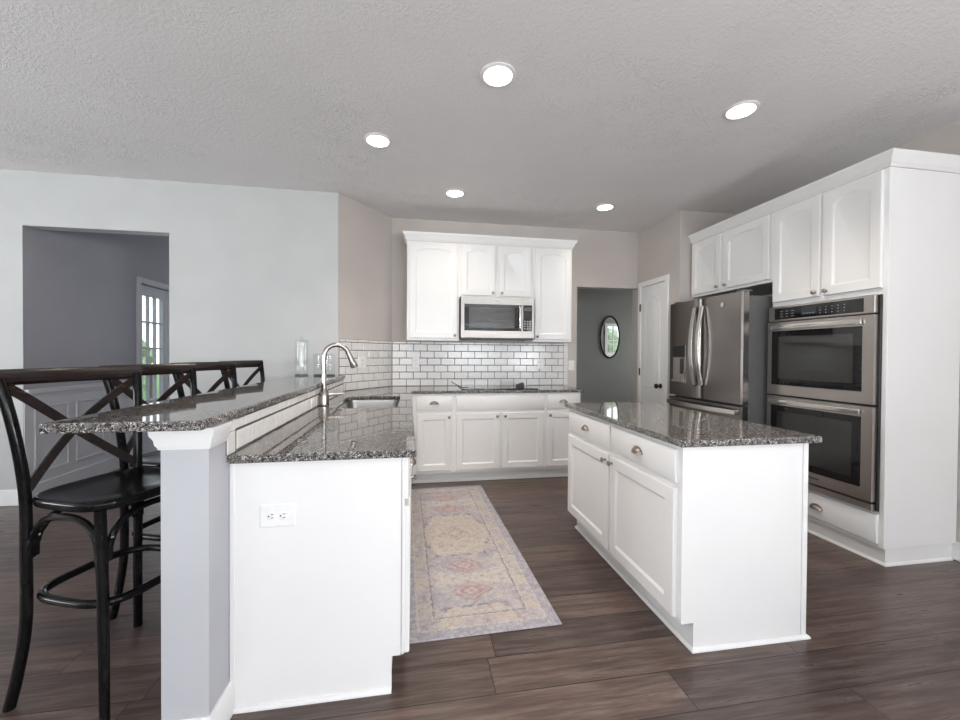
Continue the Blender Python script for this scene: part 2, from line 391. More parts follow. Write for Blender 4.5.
# rear and west walls with the windows that light the room
wins_rear = [(-4.7, -3.1), (-2.3, .3), (1.1, 2.7)]
bx = []; x = WEST - .1
for a, b in wins_rear: bx.append((x, a, REAR - .12, REAR, 0, ZC)); bx.append((a, b, REAR - .12, REAR, 0, .6)); bx.append((a, b, REAR - .12, REAR, 2.3, ZC)); x = b
bx.append((x, XR + .12, REAR - .12, REAR, 0, ZC)); wall('wall_rear', M_['wall'], bx)
wall('wall_west', M_['wall'], [(WEST - .12, WEST, REAR, -1.0, 0, ZC), (WEST - .12, WEST, -1.0, 1.4, 0, .6), (WEST - .12, WEST, -1.0, 1.4, 2.3, ZC), (WEST - .12, WEST, 1.4, YL, 0, ZC)])
def window(name, origin, U, W, wd, ht, cols, rows, extra=None):
    m = MB(frame(origin, U, W)); fr = .06
    for b in ((0, fr, -.06, .02, 0, ht), (wd - fr, wd, -.06, .02, 0, ht), (fr, wd - fr, -.06, .02, 0, fr), (fr, wd - fr, -.06, .02, ht - fr, ht)): m.box(*b, .004)
    for i in range(1, cols): m.box(wd * i / cols - .011, wd * i / cols + .011, -.045, -.015, fr, ht - fr)
    for i in range(1, rows): m.box(fr, wd - fr, -.044, -.016, ht * i / rows - .011, ht * i / rows + .011)
    if extra: m.box(fr, wd - fr, -.05, -.01, extra - .03, extra + .03)
    o = struct(m, name, M_['trim'])
    g = MB(frame(origin, U, W)); g.box(fr, wd - fr, -.032, -.028, fr, ht - fr); g.obj('pane', M_['pane'], o, 0)
    return o
for i, (a, b) in enumerate(wins_rear): window('window_%d' % (i + 1), (a, REAR, .6), (1, 0, 0), (0, 1, 0), b - a, 1.7, 4 if b - a < 2 else 6, 4)
window('window_4', (WEST, 1.4, .6), (0, -1, 0), (1, 0, 0), 2.4, 1.7, 6, 4)
window('window_6', (XR, -3.5, .6), (0, 1, 0), (-1, 0, 0), 2.2, 1.7, 6, 4)

# hall behind the kitchen
HY = 6.08
wall('wall_hall', M_['hall'], [(1.0, 4.7, HY, HY + .1, 0, 2.75)])
wall('wall_hall_side', M_['hall'], [(.9, 1.0, YB + .13, HY, 0, 2.75), (4.6, 4.7, YB + .13, HY, 0, 2.75), (XP + .1, 3.76, YB + .03, YB + .13, 0, 2.75), (4.36, 4.7, YB + .03, YB + .13, 0, 2.75), (3.76, 4.36, YB + .03, YB + .13, 0, .9), (3.76, 4.36, YB + .03, YB + .13, 1.93, 2.75)])
m = MB(); m.box(.9, 4.7, YB + .06, HY + .1, 2.75, 2.81); struct(m, 'ceiling_hall', M_['trim'])
window('window_5', (3.76, YB + .13, .9), (1, 0, 0), (0, 1, 0), .60, 1.03, 3, 3, .42)
# dining room beyond the opening: wall continuing in depth with a french door
DX = -3.234; FD0, FD1, FDZ = 5.405, 6.505, 2.125
wall('wall_dining', M_['dining'], [(DX - T, DX, YL + .002, FD0, 0, 3.0), (DX - T, DX, FD0, FD1, FDZ, 3.0), (DX - T, DX, FD1, 8.1, 0, 3.0)])
wall('wall_dining_far', M_['dining'], [(DX, -.9, 8.0, 8.1, 0, 3.0)])
wall('wall_dining_side', M_['dining'], [(-1.0, -.9, YL + T, 8.0, 0, 3.0)])
m = MB(); m.box(DX - T, -.9, YL, 8.1, 3.0, 3.06); struct(m, 'ceiling_dining', M_['trim'])

def wainscot():
    m = MB()
    y0, y1 = YL + .003, FD0 - .062
    m.box(DX, DX + .006, y0, y1, .12, .93)                 # painted field
    m.box(DX, DX + .035, y0, y1, .93, .975, .006)          # chair rail
    m.box(DX, DX + .015, y0, y1, .90, .93, .004)
    m.box(DX, DX + .018, y0, y1, 0, .15, .006)             # base
    n = 3; gap = .08; w_ = (y1 - y0 - gap * (n + 1)) / n
    for i in range(n):
        a = y0 + gap + i * (w_ + gap); b = a + w_
        for bb in ((a, b, .23, .25), (a, b, .80, .82)): m.box(DX, DX + .018, bb[0], bb[1], bb[2], bb[3], .005)
        for bb in ((a, a + .02, .25, .80), (b - .02, b, .25, .80)): m.box(DX, DX + .018, bb[0], bb[1], bb[2], bb[3], .005)
    struct(m, 'trim_1', M_['dtrim'])
M_['dtrim'] = paint('pale_grey_wainscot_paint', (.56, .555, .565), .45, .012, 0)
wainscot()
# french door: casing, two leaves of small panes
m = MB()
for bb in ((FD0 - .062, FD0, 0, FDZ + .07), (FD1, FD1 + .062, 0, FDZ + .07), (FD0, FD1, FDZ, FDZ + .07)): m.box(DX - .01, DX + .022, bb[0], bb[1], bb[2], bb[3], .006)
fd = struct(m, 'door_2', M_['dtrim'])
for k in range(2):
    a = FD0 + .01 + k * (FD1 - FD0) / 2; b = FD0 - .01 + (k + 1) * (FD1 - FD0) / 2
    lf = MB(); st = .062
    for bb in ((a, a + st, .01, FDZ - .01), (b - st, b, .01, FDZ - .01), (a + st, b - st, .01, .37), (a + st, b - st, FDZ - .13, FDZ - .01)): lf.box(DX - .06, DX - .015, bb[0], bb[1], bb[2], bb[3])
    for i in (1, 2): y = a + st + (b - a - 2 * st) * i / 3; lf.box(DX - .055, DX - .02, y - .010, y + .010, .37, FDZ - .13)
    for i in range(1, 5): z = .37 + (FDZ - .50) * i / 5; lf.box(DX - .054, DX - .021, a + st, b - st, z - .010, z + .010)
    leaf = lf.obj('door_leaf', M_['dtrim'], fd, 0)
    g = MB(); g.box(DX - .040, DX - .035, a + st, b - st, .37, FDZ - .13); g.obj('pane', M_['pane'], leaf, 0)

# outdoors seen through the panes
m = MB(); m.box(-30, 30, -30, 40, -.35, -.3); struct(m, 'ground', M_['lawn'])
def tree(x, y, h, r, label, seed):
    t = thing('leafy_tree', label, 'tree', (x, y, -.3), 'trees outside the house')
    rnd = random.Random(seed); m = MB()
    for k in range(9):
        bm = bmesh.new(); bmesh.ops.create_icosphere(bm, subdivisions=3, radius=r * rnd.uniform(.35, .6))
        d = Vector((rnd.uniform(-1, 1), rnd.uniform(-1, 1), rnd.uniform(-.8, .8))) * r * .6
        for v in bm.verts: v.co *= 1 + .22 * math.sin(v.co.x * 9 / r * 2 + k) * math.sin(v.co.y * 11 / r * 2) + rnd.uniform(-.08, .08)
        bm.verts.index_update(); m.add([v.co + d + Vector((x, y, h - r)) for v in bm.verts], [[v.index for v in f.verts] for f in bm.faces]); bm.free()
    m.obj('foliage', M_['leaf'], t, 0)
    m = MB(); m.lathe([(.14, -.3), (.10, h - r)], (x, y, 0), seg=10); m.obj('trunk', M_['bark'], t)
tree(-8.5, 12.6, 2.0, 1.2, 'leafy green tree seen through the left french door panes', 1)
tree(-11.5, 17.0, 3.3, 1.5, 'taller green tree further off behind the french door', 2)
tree(5.4, 1.6, 2.3, 1.1, 'green tree outside the hall window, reflected in the oval mirror', 3)
rail = thing('deck_railing', 'dark deck railing outside the french door', 'railing', (-5.2, 8.0, -.3))
m = MB(); m.box(-5.24, -5.16, 5.0, 12.0, .92, .99, .01); m.obj('top_rail', M_['deck'], rail)
m = MB(); m.box(-5.23, -5.17, 5.0, 12.0, .05, .11); m.obj('bottom_rail', M_['deck'], rail)
for i in range(8):
    m = MB(); m.box(-5.235, -5.165, 5.0 + i, 5.07 + i, -.3, .92); m.obj('post', M_['deck'], rail, 0)

# baseboards
def base(name, boxes):
    m = MB()
    for b in boxes: m.box(*b, .006)
    struct(m, name, M_['trim'])
base('baseboard_left', [(WEST, OPL, YL - .016, YL, 0, .138), (OPR, -1.2, YL - .016, YL, 0, .138)])
base('baseboard_right', [(XR - .016, XR, REAR, 2.03, 0, .12)])
base('baseboard_hall', [(1.0, 4.6, HY - .016, HY, 0, .12)])
base('baseboard_back', [(1.80, DL, YB - .016, YB, 0, .12)])

# half wall carrying the bar: plain end post, crown trim, base
PX0, PX1, PYF, PYB = -.787, -.648, 1.412, YL
BARZ0, BARZ1 = 1.060, 1.092
wall('wall_bar', M_['pony'], [(PX0, PX1, PYF, PYB, 0, BARZ0)])
def crown_wrap(mb, path, prof):
    """path: corner points (x, y) with outward offset directions; prof: (out, z)"""
    L = []
    for (px, py), (ox, oy) in path: L.append([(px + ox * o, py + oy * o, z) for o, z in prof])
    mb.rings(L)
prof = [(0, .990), (.005, .990), (.008, 1.000), (.012, 1.006), (.014, 1.022), (.022, 1.038), (.024, 1.060), (0, 1.060)]
m = MB(); crown_wrap(m, [((PX0, PYB), (-1, 0)), ((PX0, PYF), (-1, -1)), ((PX1, PYF), (1, -1)), ((PX1, 1.528), (1, 0))], prof); struct(m, 'trim_2', M_['trim'], None, 30)
m = MB(); crown_wrap(m, [((PX0, PYB), (-1, 0)), ((PX0, PYF), (-1, -1)), ((PX1, PYF), (1, -1)), ((PX1, 1.558), (1, 0))], [(0, 0), (.016, 0), (.016, .09), (.010, .105), (.006, .118), (0, .118)]); struct(m, 'baseboard_bar', M_['trim'], None, 30)

# ------------------------------------------------------------------ cabinet pieces
def loop_rect(Wd, Ht, mg, rise, n=12):
    a, b = mg, Wd - mg; pts = [(a, mg), (b, mg)]
    top = Ht - mg
    for i in range(n + 1):
        t = i / n; u = b + (a - b) * t
        k = 2 * t - 1
        pts.append((u, top - rise * k * k))
    return pts
def panel_face(M, Wd, Ht, stile=.058, rise=0, th=.021, rec=.009):
    """a framed door: flat frame with moulded inner edge and recessed flat panel"""
    m = MB(M); n = 12
    def P(pts, y): return [(u, y, v) for u, v in pts]
    outer = loop_rect(Wd, Ht, 0, 0, n); o2 = loop_rect(Wd, Ht, .004, 0, n)
    i1 = loop_rect(Wd, Ht, stile, rise, n); i2 = loop_rect(Wd, Ht, stile + .006, rise, n); i3 = loop_rect(Wd, Ht, stile + .014, rise, n)
    m.rings([P(outer, 0), P(outer, th - .004), P(o2, th), P(i1, th), P(i2, th - .004), P(i3, th - rec)])
    return m
def slab_face(M, Wd, Ht, th=.021):
    m = MB(M)
    def P(mg, y): return [(mg, y, mg), (Wd - mg, y, mg), (Wd - mg, y, Ht - mg), (mg, y, Ht - mg)]
    m.rings([P(0, 0), P(0, th - .009), P(.004, th - .005), P(.013, th - .002), P(.017, th)])
    return m
def knob(M, u, v, th, parent):
    m = MB(M); m.lathe([(.0075, th), (.006, th + .004), (.005, th + .012), (.009, th + .016), (.0145, th + .020), (.0150, th + .024), (.011, th + .0285), (.004, th + .030)], (u, 0, v), 'y', 16)
    return m.obj('knob', M_['pewter'], parent)
def cup_pull(M, u, v, th, parent, a=.042, b=.030, c=.026):
    m = MB(M); n1, n2 = 14, 7
    def S(k):
        L = []
        for j in range(n2 + 1):
            be = PI / 2 * j / n2; L.append([(u + a * k * math.cos(PI * i / n1), th + .001 + c * k * math.sin(PI * i / n1) * math.cos(be) , v - .012 + b * k * math.sin(PI * i / n1) * math.sin(be)) for i in range(n1 + 1)])
        return L
    o, inn = S(1), S(.90)
    m.rings(o, False, False, False); m.rings(inn, False, False, False)
    m.rings([o[0], inn[0]], False, False, False)
    m.rings([[(u + (a + .006) * math.cos(PI * i / n1), y, v - .013 + (b + .006) * math.sin(PI * i / n1)) for i in range(n1 + 1)] for y in (th, th + .002)])
    return m.obj('pull', M_['pewter'], parent)
def door(M, u0, u1, v0, v1, parent, rise=0, knob_at=None, hinge=None, stile=.058):
    D = M @ Matrix.Translation((u0, 0, v0)); d = panel_face(D, u1 - u0, v1 - v0, stile, rise).obj('door', M_['white'], parent, 30)
    if knob_at: knob(D, knob_at[0] - u0, knob_at[1] - v0, .021, d)
    return d
def drawer(M, u0, u1, v0, v1, parent, pull=True):
    D = M @ Matrix.Translation((u0, 0, v0)); d = slab_face(D, u1 - u0, v1 - v0).obj('drawer', M_['white'], parent, 30)
    if pull: cup_pull(D, (u1 - u0) / 2, (v1 - v0) / 2, .021, d)
    return d
CT0, CT1 = .906, .936       # underside and top of the worktops

# ---- back wall base run
BY = 3.977; BD = YB - BY - .004
def base_unit(label, x0, x1, build, left_end=False, right_end=False):
    t = thing('base_cabinet', label, 'cabinet', ((x0 + x1) / 2, BY + BD / 2, 0), 'base cabinets on the back wall')
    m = MB(); m.box(x0, x1, BY, BY + BD, .108, CT0 - .001, .002); m.box(x0, x1, BY + .068, BY + BD, 0, .108); m.box(x0, x1, BY + .058, BY + .068, 0, .022, .004)
    m.obj('body', M_['white'], t, 0)
    build(frame((x0, BY, 0), (1, 0, 0), (0, -1, 0)), x1 - x0, t)
DZ0, DZ1, OZ0, OZ1 = .735, .888, .140, .708
def bu_a(F, W, t): drawer(F, .03, W - .022, DZ0, DZ1, t); door(F, .04, W - .03, OZ0, OZ1, t, 0, (W - .055, OZ1 - .035))
def bu_b(F, W, t):
    drawer(F, .02, W - .018, DZ0, DZ1, t, False); h = W / 2
    door(F, .02, h - .012, OZ0, OZ1, t, 0, (h - .042, OZ1 - .035)); door(F, h + .012, W - .022, OZ0, OZ1, t, 0, (h + .042, OZ1 - .035))
def bu_c(F, W, t): drawer(F, .015, W - .02, DZ0, DZ1, t); door(F, .015, W - .02, OZ0, OZ1, t, 0, (.045, OZ1 - .035))
base_unit('white base cabinet with one drawer and one door, left of the cooktop cabinet', 0.0, .41, bu_a)
base_unit('wide white base cabinet with two doors under the cooktop', .41, 1.358, bu_b)
base_unit('white base cabinet with one drawer and one door, right end by the hall doorway', 1.358, 1.745, bu_c)

# ---- peninsula base run (end panel faces the camera, doors face the aisle)
PF = -.030; PYN = 1.560
def pen_unit(label, y0, y1, end=False, sink=False):
    t = thing('peninsula_cabinet', label, 'cabinet', (-.34, (y0 + y1) / 2, 0))
    m = MB()
    xl = PX1 + .004
    m.box(xl, PF, y0 + (.012 if end else 0), y1, .135, .70 if sink else CT0 - .001, .002)
    if sink: m.box(PF - .02, PF, y0, y1, .70, CT0 - .001)
    m.box(xl, PF - .05, y0 + (.012 if end else 0), y1, 0, .135)
    m.obj('body', M_['white'], t, 0)
    F = frame((PF, y1, 0), (0, -1, 0), (1, 0, 0)); W = y1 - y0
    if end:
        m = MB(); m.prism([(xl, 0), (PF - .046, 0), (PF - .046, .135), (PF - .012, .135), (PF - .012, CT0 - .001), (xl, CT0 - .001)], 'y', y0, y0 + .012); m.obj('end_panel', M_['white'], t, 0)
        m = MB(); m.box(PF - .010, PF, y0 + .001, y0 + .012, .135, CT0 - .001, .002); m.obj('stile', M_['white'], t, 0)
        m = MB(); m.rings([[(x, y0 - a, b) for a, b in ((0, 0), (.013, 0), (.012, .007), (.007, .013), (0, .015))] for x in (xl + .013, PF - .046)]); m.obj('shoe_moulding', M_['white'], t, 30)
        m = MB(); m.box(xl - .003, xl + .014, y0 - .006, y0 + .001, .118, CT0 - .001, .002); m.obj('corner_strip', M_['white'], t, 0)
    if y1 - y0 < .7:
        drawer(F, .015, W - .015, DZ0, DZ1 + .01, t); door(F, .015, W - .015, .132, OZ1, t, 0, (.05, OZ1 - .035))
    else:
        h = W / 2; drawer(F, .015, W - .015, DZ0, DZ1 + .01, t, False); door(F, .015, h - .008, .132, OZ1, t, 0, (h - .04, OZ1 - .035)); door(F, h + .008, W - .015, .132, OZ1, t, 0, (h + .04, OZ1 - .035))
pen_unit('white peninsula cabinet with blank end panel carrying an outlet, beside the half wall', PYN, 2.10, True)
pen_unit('narrow white peninsula cabinet facing the rug, next to the sink cabinet', 2.10, 2.62)
pen_unit('white double door cabinet under the sink, facing the rug', 2.62, 3.56, False, True)
t = thing('corner_cabinet', 'blind white corner cabinet between peninsula and back run', 'cabinet', (-.3, 4.0, 0))
m = MB(); m.prism([(PX1 + .004, 3.562), (PF, 3.562), (PF, BY), (-.002, BY), (-.002, YB - .004), (-.225, YB - .004), (PX1 + .004, 4.00)], 'z', .10, CT0 - .001); m.obj('body', M_['white'], t, 0)
m = MB(); m.prism([(PX1 + .01, 3.562), (PF - .06, 3.562), (PF - .06, BY + .06), (-.002, BY + .06), (-.002, YB - .01), (-.23, YB - .01), (PX1 + .01, 4.00)], 'z', 0, .10); m.obj('plinth', M_['white'], t, 0)

# ---- worktops
def slab(mb, poly, z0, z1, b=.006, holes=()):
    bm = bmesh.new()
    vs = [bm.verts.new((x, y, z0)) for x, y in poly]; es = [bm.edges.new((vs[i], vs[(i + 1) % len(vs)])) for i in range(len(vs))]
    for h in holes:
        hv = [bm.verts.new((x, y, z0)) for x, y in h]; es += [bm.edges.new((hv[i], hv[(i + 1) % len(hv)])) for i in range(len(hv))]
    r = bmesh.ops.triangle_fill(bm, use_beauty=True, edges=es)
    g = bmesh.ops.extrude_face_region(bm, geom=bm.faces[:])
    bmesh.ops.translate(bm, verts=[v for v in g['geom'] if isinstance(v, bmesh.types.BMVert)], vec=(0, 0, z1 - z0))
    bmesh.ops.recalc_face_normals(bm, faces=bm.faces[:])
    bmesh.ops.dissolve_limit(bm, angle_limit=.01, verts=bm.verts[:], edges=bm.edges[:])
    ed = [e for e in bm.edges if len(e.link_faces) == 2 and e.calc_face_angle(0) > .5]
    if b: bmesh.ops.bevel(bm, geom=ed, offset=b, segments=2, affect='EDGES', profile=.5)
    bm.verts.index_update(); mb.add([v.co.copy() for v in bm.verts], [[v.index for v in f.verts] for f in bm.faces]); bm.free()
def round_rect(x0, x1, y0, y1, r, n=6):
    pts = []
    for cx, cy, a0 in ((x1 - r, y0 + r, -PI / 2), (x1 - r, y1 - r, 0), (x0 + r, y1 - r, PI / 2), (x0 + r, y0 + r, PI)):
        for i in range(n + 1): a = a0 + PI / 2 * i / n; pts.append((cx + r * math.cos(a), cy + r * math.sin(a)))
    return pts
SX0, SX1, SY0, SY1 = -.535, -.105, 2.74, 3.50
g_ = .004
ct = MB(); slab(ct, [(PX1 + .003, 1.530), (.014, 1.530), (-.014, 3.947), (1.775, 3.947), (1.775, YB - g_), (-.232, YB - g_), (PX1 + .003, 4.045)], CT0, CT1, .005, [round_rect(SX0, SX1, SY0, SY1, .06)])
tag(ct.obj('countertop', M_['granite'], None, 0), 'grey speckled granite L-shaped worktop around the sink and cooktop', 'countertop')
bt = MB(); slab(bt, [(-1.058, 1.335), (-.632, 1.335), (-.632, YL - .003), (-1.058, YL - .003)], BARZ0 + .001, BARZ1, .006)
tag(bt.obj('bar_countertop', M_['granite'], None, 0), 'raised grey granite bar top on the half wall in front of the stools', 'countertop')

# ---- island
IX0, IX1, IY0, IY1 = 1.158, 1.800, 1.562, 2.835
t = thing('island_cabinet', 'white island cabinet with two drawers above two doors', 'cabinet', ((IX0 + IX1) / 2, (IY0 + IY1) / 2, 0))
m = MB(); m.box(IX0, IX1 - .012, IY0 + .012, IY1, .125, CT0 - .001, .002); m.box(IX0 + .066, IX1 - .012, IY0 + .012, IY1, 0, .125); m.obj('body', M_['white'], t, 0)
m = MB(); m.prism([(IX0 + .062, 0), (IX1 - .03, 0), (IX1 - .03, CT0 - .001), (IX0 + .001, CT0 - .001), (IX0 + .001, .125), (IX0 + .062, .125)], 'y', IY0, IY0 + .012); m.obj('end_panel', M_['white'], t, 0)
m = MB(); m.box(IX1 - .027, IX1, IY0 - .004, IY0 + .018, 0, CT0 - .001, .003); m.obj('corner_stile', M_['white'], t, 0)
m = MB(); m.box(IX1 - .012, IX1, IY0 + .018, IY1, 0, CT0 - .001, .002); m.obj('back_panel', M_['white'], t, 0)
sh = [(0, 0), (.013, 0), (.012, .007), (.007, .013), (0, .016)]
m = MB(); crown_wrap(m, [((IX0 + .062, IY1), (-1, 0)), ((IX0 + .062, IY0), (-1, -1)), ((IX1, IY0 - .004), (.8, -1))], sh); m.obj('shoe_moulding', M_['white'], t, 30)
F = frame((IX0, IY1, 0), (0, -1, 0), (1 * -1, 0, 0)); W = IY1 - IY0
mid = IY1 - 2.185
for a, b, ku in ((.028, mid - .014, mid - .042), (mid + .014, W - .028, mid + .042)):
    drawer(F, a, b, .738, .885, t); door(F, a, b, .142, .712, t, 0, (ku, .712 - .038), None, .062)
it = MB(); slab(it, [(1.128, 1.528), (1.838, 1.528), (1.838, 2.862), (1.128, 2.862)], CT0, CT1, .006)
tag(it.obj('island_countertop', M_['granite'], None, 0), 'grey granite slab on top of the white island', 'countertop')

# ---- wall cabinets on the back wall
UY = 4.23; UB, UT = 1.440, 2.475
def wall_unit(label, x0, x1, zb, build):
    t = thing('wall_cabinet', label, 'cabinet', ((x0 + x1) / 2, (UY + YB) / 2, zb), 'wall cabinets on the back wall')
    m = MB(); m.box(x0, x1, UY, YB - .003, zb, UT, .002); m.obj('body', M_['white'], t, 0)
    build(frame((x0, UY, 0), (1, 0, 0), (0, -1, 0)), x1 - x0, t)
def wu_l(F, W, t): door(F, .025, W - .022, UB + .025, UT - .01, t, .03, (W - .05, UB + .055), None, .062)
def wu_m(F, W, t):
    h = W / 2
    door(F, .02, h - .02, 1.925, UT - .012, t, .038, (h - .05, 1.955), None, .055); door(F, h + .02, W - .028, 1.925, UT - .012, t, .038, (h + .05, 1.955), None, .055)
def wu_r(F, W, t): door(F, .02, W - .02, UB + .025, UT - .012, t, .032, (.045, UB + .055), None, .058)
wall_unit('tall white wall cabinet with one arched door left of the microwave', -.065, .484, UB, wu_l)
wall_unit('short white wall cabinet with two arched doors above the microwave', .484, 1.292, 1.905, wu_m)
wall_unit('tall white wall cabinet with one arched door right of the microwave', 1.292, 1.742, UB, wu_r)
cprof = [(0, 0), (.006, .002), (.010, .014), (.018, .022), (.024, .046), (.040, .066), (.044, .074), (.044, .086), (0, .086)]
def crown(label, path, z, group='crown mouldings on the cabinets'):
    m = MB(); crown_wrap(m, path, [(o, z + h) for o, h in cprof])
    tag(m.obj('crown_moulding', M_['white'], None, 30), label, 'moulding', group)
crown('white crown moulding along the top of the cabinets above the microwave', [((-.065, YB - .004), (-1, 0)), ((-.065, UY), (-1, -1)), ((1.742, UY), (1, -1)), ((1.742, YB - .004), (1, 0))], UT + .001)

# ---- tile splashbacks
def tiles(M, length, h0, h1, tl=.155, thh=.0785, grout=.0062, th=.008, half=0, end=None):
    m = MB(M); m.mat = 1; m.box(0, length, 0, .003, h0, h1); m.mat = 0
    L = length - (end or 0); r = 0; z = h0
    while z < h1 - .01:
        zt = min(z + thh, h1); x = -(tl / 2 if (r + half) % 2 else 0)
        while x < L - .004:
            a, b = max(x, 0) + grout / 2, min(x + tl, L) - grout / 2
            if b - a > .008:
                q = .003
                m.rings([[(a, .001, z + grout / 2), (b, .001, z + grout / 2), (b, .001, zt - grout / 2), (a, .001, zt - grout / 2)],
                         [(a, th - .002, z + grout / 2), (b, th - .002, z + grout / 2), (b, th - .002, zt - grout / 2), (a, th - .002, zt - grout / 2)],
                         [(a + q, th, z + grout / 2 + q), (b - q, th, z + grout / 2 + q), (b - q, th, zt - grout / 2 - q), (a + q, th, zt - grout / 2 - q)]], True, False, True)
            x += tl
        if end:
            m.box(L + grout / 4, length, .001, th, z + .0008, zt - .0008, .002)
        z += thh; r += 1
    return m
TZ0, TZ1 = CT1 + .001, 1.436
m = tiles(frame((-.228, YB - .0005, 0), (1, 0, 0), (0, -1, 0)), 2.06, TZ0, TZ1, end=.055)
tag(m.obj('tile_splashback', [M_['tile'], M_['grout']], None, 0), 'white subway tile splashback behind the cooktop with dark grout', 'tiles', 'subway tile splashbacks')
dv = Vector((-.235 + .70, YB - YL, 0)); dl = dv.length; dv.normalize(); dn = Vector((dv.y, -dv.x, 0))
so = Vector((-.70, YL, 0)) + dn * .0005 + dv * .012
m = tiles(frame(so, dv, dn), dl - .022, TZ0, TZ1 + .002, half=1)
tag(m.obj('tile_splashback', [M_['tile'], M_['grout']], None, 0), 'white subway tiles on the angled wall behind the faucet', 'tiles', 'subway tile splashbacks')
m = tiles(frame((PX1 + .0005, YL - .02, 0), (0, -1, 0), (1, 0, 0)), YL - .02 - 1.529, TZ0, BARZ0 - .001, tl=.137, grout=.010, end=.062)
tag(m.obj('tile_splashback', [M_['tile'], M_['grout']], None, 0), 'low strip of white tiles between the worktop and raised bar top', 'tiles', 'subway tile splashbacks')

# ---- tall oven bank on the right
TX = 2.868; TY0, TYM, TY1 = 2.005, 2.800, 3.762; TT = 2.462
t = thing('oven_cabinet', 'tall white cabinet housing the double oven, two arched doors on top and a drawer below', 'cabinet', ((TX + XR) / 2, (TY0 + TYM) / 2, 0))
m = MB()
xb = XR - .004; OY0, OY1, OZ_0, OZ_1 = 2.030, 2.792, .335, 1.688
m.box(TX, xb, TY0, OY0 + .004, .11, TT, .002); m.box(TX, xb, OY1 - .002, TYM, .11, TT)
m.box(TX, xb, OY0 + .004, OY1 - .002, .11, OZ_0 + .003); m.box(TX, xb, OY0 + .004, OY1 - .002, OZ_1 - .003, TT)
m.box(xb - .02, xb, OY0 + .004, OY1 - .002, OZ_0, OZ_1); m.obj('body', M_['white'], t, 0)
m = MB(); m.box(TX + .033, xb, TY0 + .014, TYM, 0, .11); m.obj('plinth', M_['white'], t, 0)
m = MB(); crown_wrap(m, [((TX + .033, TYM), (-1, 0)), ((TX + .033, TY0 + .014), (-1, -1)), ((xb - .02, TY0 + .014), (0, -1))], sh); m.obj('shoe_moulding', M_['white'], t, 30)
F = frame((TX, TYM, 0), (0, -1, 0), (-1, 0, 0)); W = TYM - TY0
door(F, .012, .388, 1.728, TT - .012, t, .040, (.36, 1.758), None, .06); door(F, .412, W - .028, 1.728, TT - .012, t, .040, (.44, 1.758), None, .06)
drawer(F, .02, W - .03, .135, .312, t)
t = thing('fridge_cabinet', 'white wall cabinet with two arched doors above the refrigerator', 'cabinet', ((TX + XR) / 2, (TYM + TY1) / 2, 1.9))
m = MB(); m.box(TX, xb, TYM + .001, TY1, 1.90, TT, .002); m.obj('body', M_['white'], t, 0)
F = frame((TX, TY1, 0), (0, -1, 0), (-1, 0, 0)); W = TY1 - TYM; h = .435
door(F, .022, h - .02, 1.925, TT - .012, t, .040, (h - .05, 1.955), None, .058); door(F, h + .022, W - .026, 1.925, TT - .012, t, .040, (h + .052, 1.955), None, .058)
crown('white crown moulding along the top of the oven and refrigerator cabinets', [((TX, YP - .004), (-1, 0)), ((TX, TY0), (-1, -1)), ((xb, TY0), (0, -1))], TT + .001)

# ---- double oven
t = thing('double_oven', 'stainless steel double wall oven with black glass doors', 'oven', (TX, (OY0 + OY1) / 2, OZ_0))
F = frame((TX, OY1, 0), (0, -1, 0), (-1, 0, 0)); W = OY1 - OY0
m = MB(F); m.box(.006, W - .006, -.5, -.001, OZ_0 + .005, OZ_1 - .005); m.obj('cavity', M_['black'], t, 0)
m = MB(F); m.box(0, W, .0005, .016, OZ_0, OZ_1, .002); m.obj('surround', M_['black'], t, 0)
m = MB(F); m.box(.0, W - .012, .016, .045, 1.572, OZ_1, .003); cp = m.obj('control_panel', M_['steel'], t, 30)
m = MB(F); m.box(.055, W - .075, .0452, .048, 1.585, 1.672, .002); gp = m.obj('panel_glass', M_['bglass'], cp, 0)
m = MB(F); m.box(.275, .385, .0482, .0488, 1.605, 1.665); m.obj('display', M_['disp'], cp, 0)
for r in range(3):
    for c in range(3): m = MB(F); m.box(.105 + c * .045, .127 + c * .045, .0482, .0486, 1.603 + r * .020, 1.606 + r * .020); m.obj('touch_key', M_['mark'], cp, 0)
    for c in range(5): m = MB(F); m.box(.41 + c * .040, .418 + c * .040, .0482, .0486, 1.603 + r * .020, 1.608 + r * .020); m.obj('touch_key', M_['mark'], cp, 0)
for c in range(4): m = MB(F); m.box(.29 + c * .022, .304 + c * .022, .0489, .0492, 1.612, 1.616); m.obj('touch_key', M_['mark'], cp, 0)
def oven_door(z0, z1):
    gz0, gz1 = z0 + .075, z1 - .068
    m = MB(F); U0, U1 = 0, W - .012; ga, gb = .035, W - .075
    for bb in ((U0, ga, z0, z1), (gb, U1, z0, z1), (ga, gb, z0, gz0), (ga, gb, gz1, z1)): m.box(bb[0], bb[1], .020, .050, bb[2], bb[3])
    m.box(U0, U1, .0165, .020, z0, z1); d = m.obj('oven_door', M_['steel'], t, 30)
    m = MB(F); m.box(ga + .001, gb - .001, .022, .0495, gz0 + .001, gz1 - .001, .001); m.obj('door_glass', M_['bglass'], d, 0)
    m = MB(F); m.box(ga + .055, gb - .055, .0497, .0502, gz0 + .05, gz1 - .045); m.obj('viewing_window', M_['oglass'], d, 0)
    m = MB(F); m.box(.03, W - .075, .058, .070, z1 - .056, z1 - .020, .005, 2)
    for u in (.06, W - .115): m.box(u, u + .022,   .049, .060, z1 - .050, z1 - .028, .003)
    m.obj('handle', M_['steelbright'], d, 30)
oven_door(1.000, 1.563); oven_door(.392, .985)
m = MB(F); m.box(0, W - .012, .0165, .042, OZ_0, .378, .003); m.obj('bottom_trim', M_['steel'], t, 30)
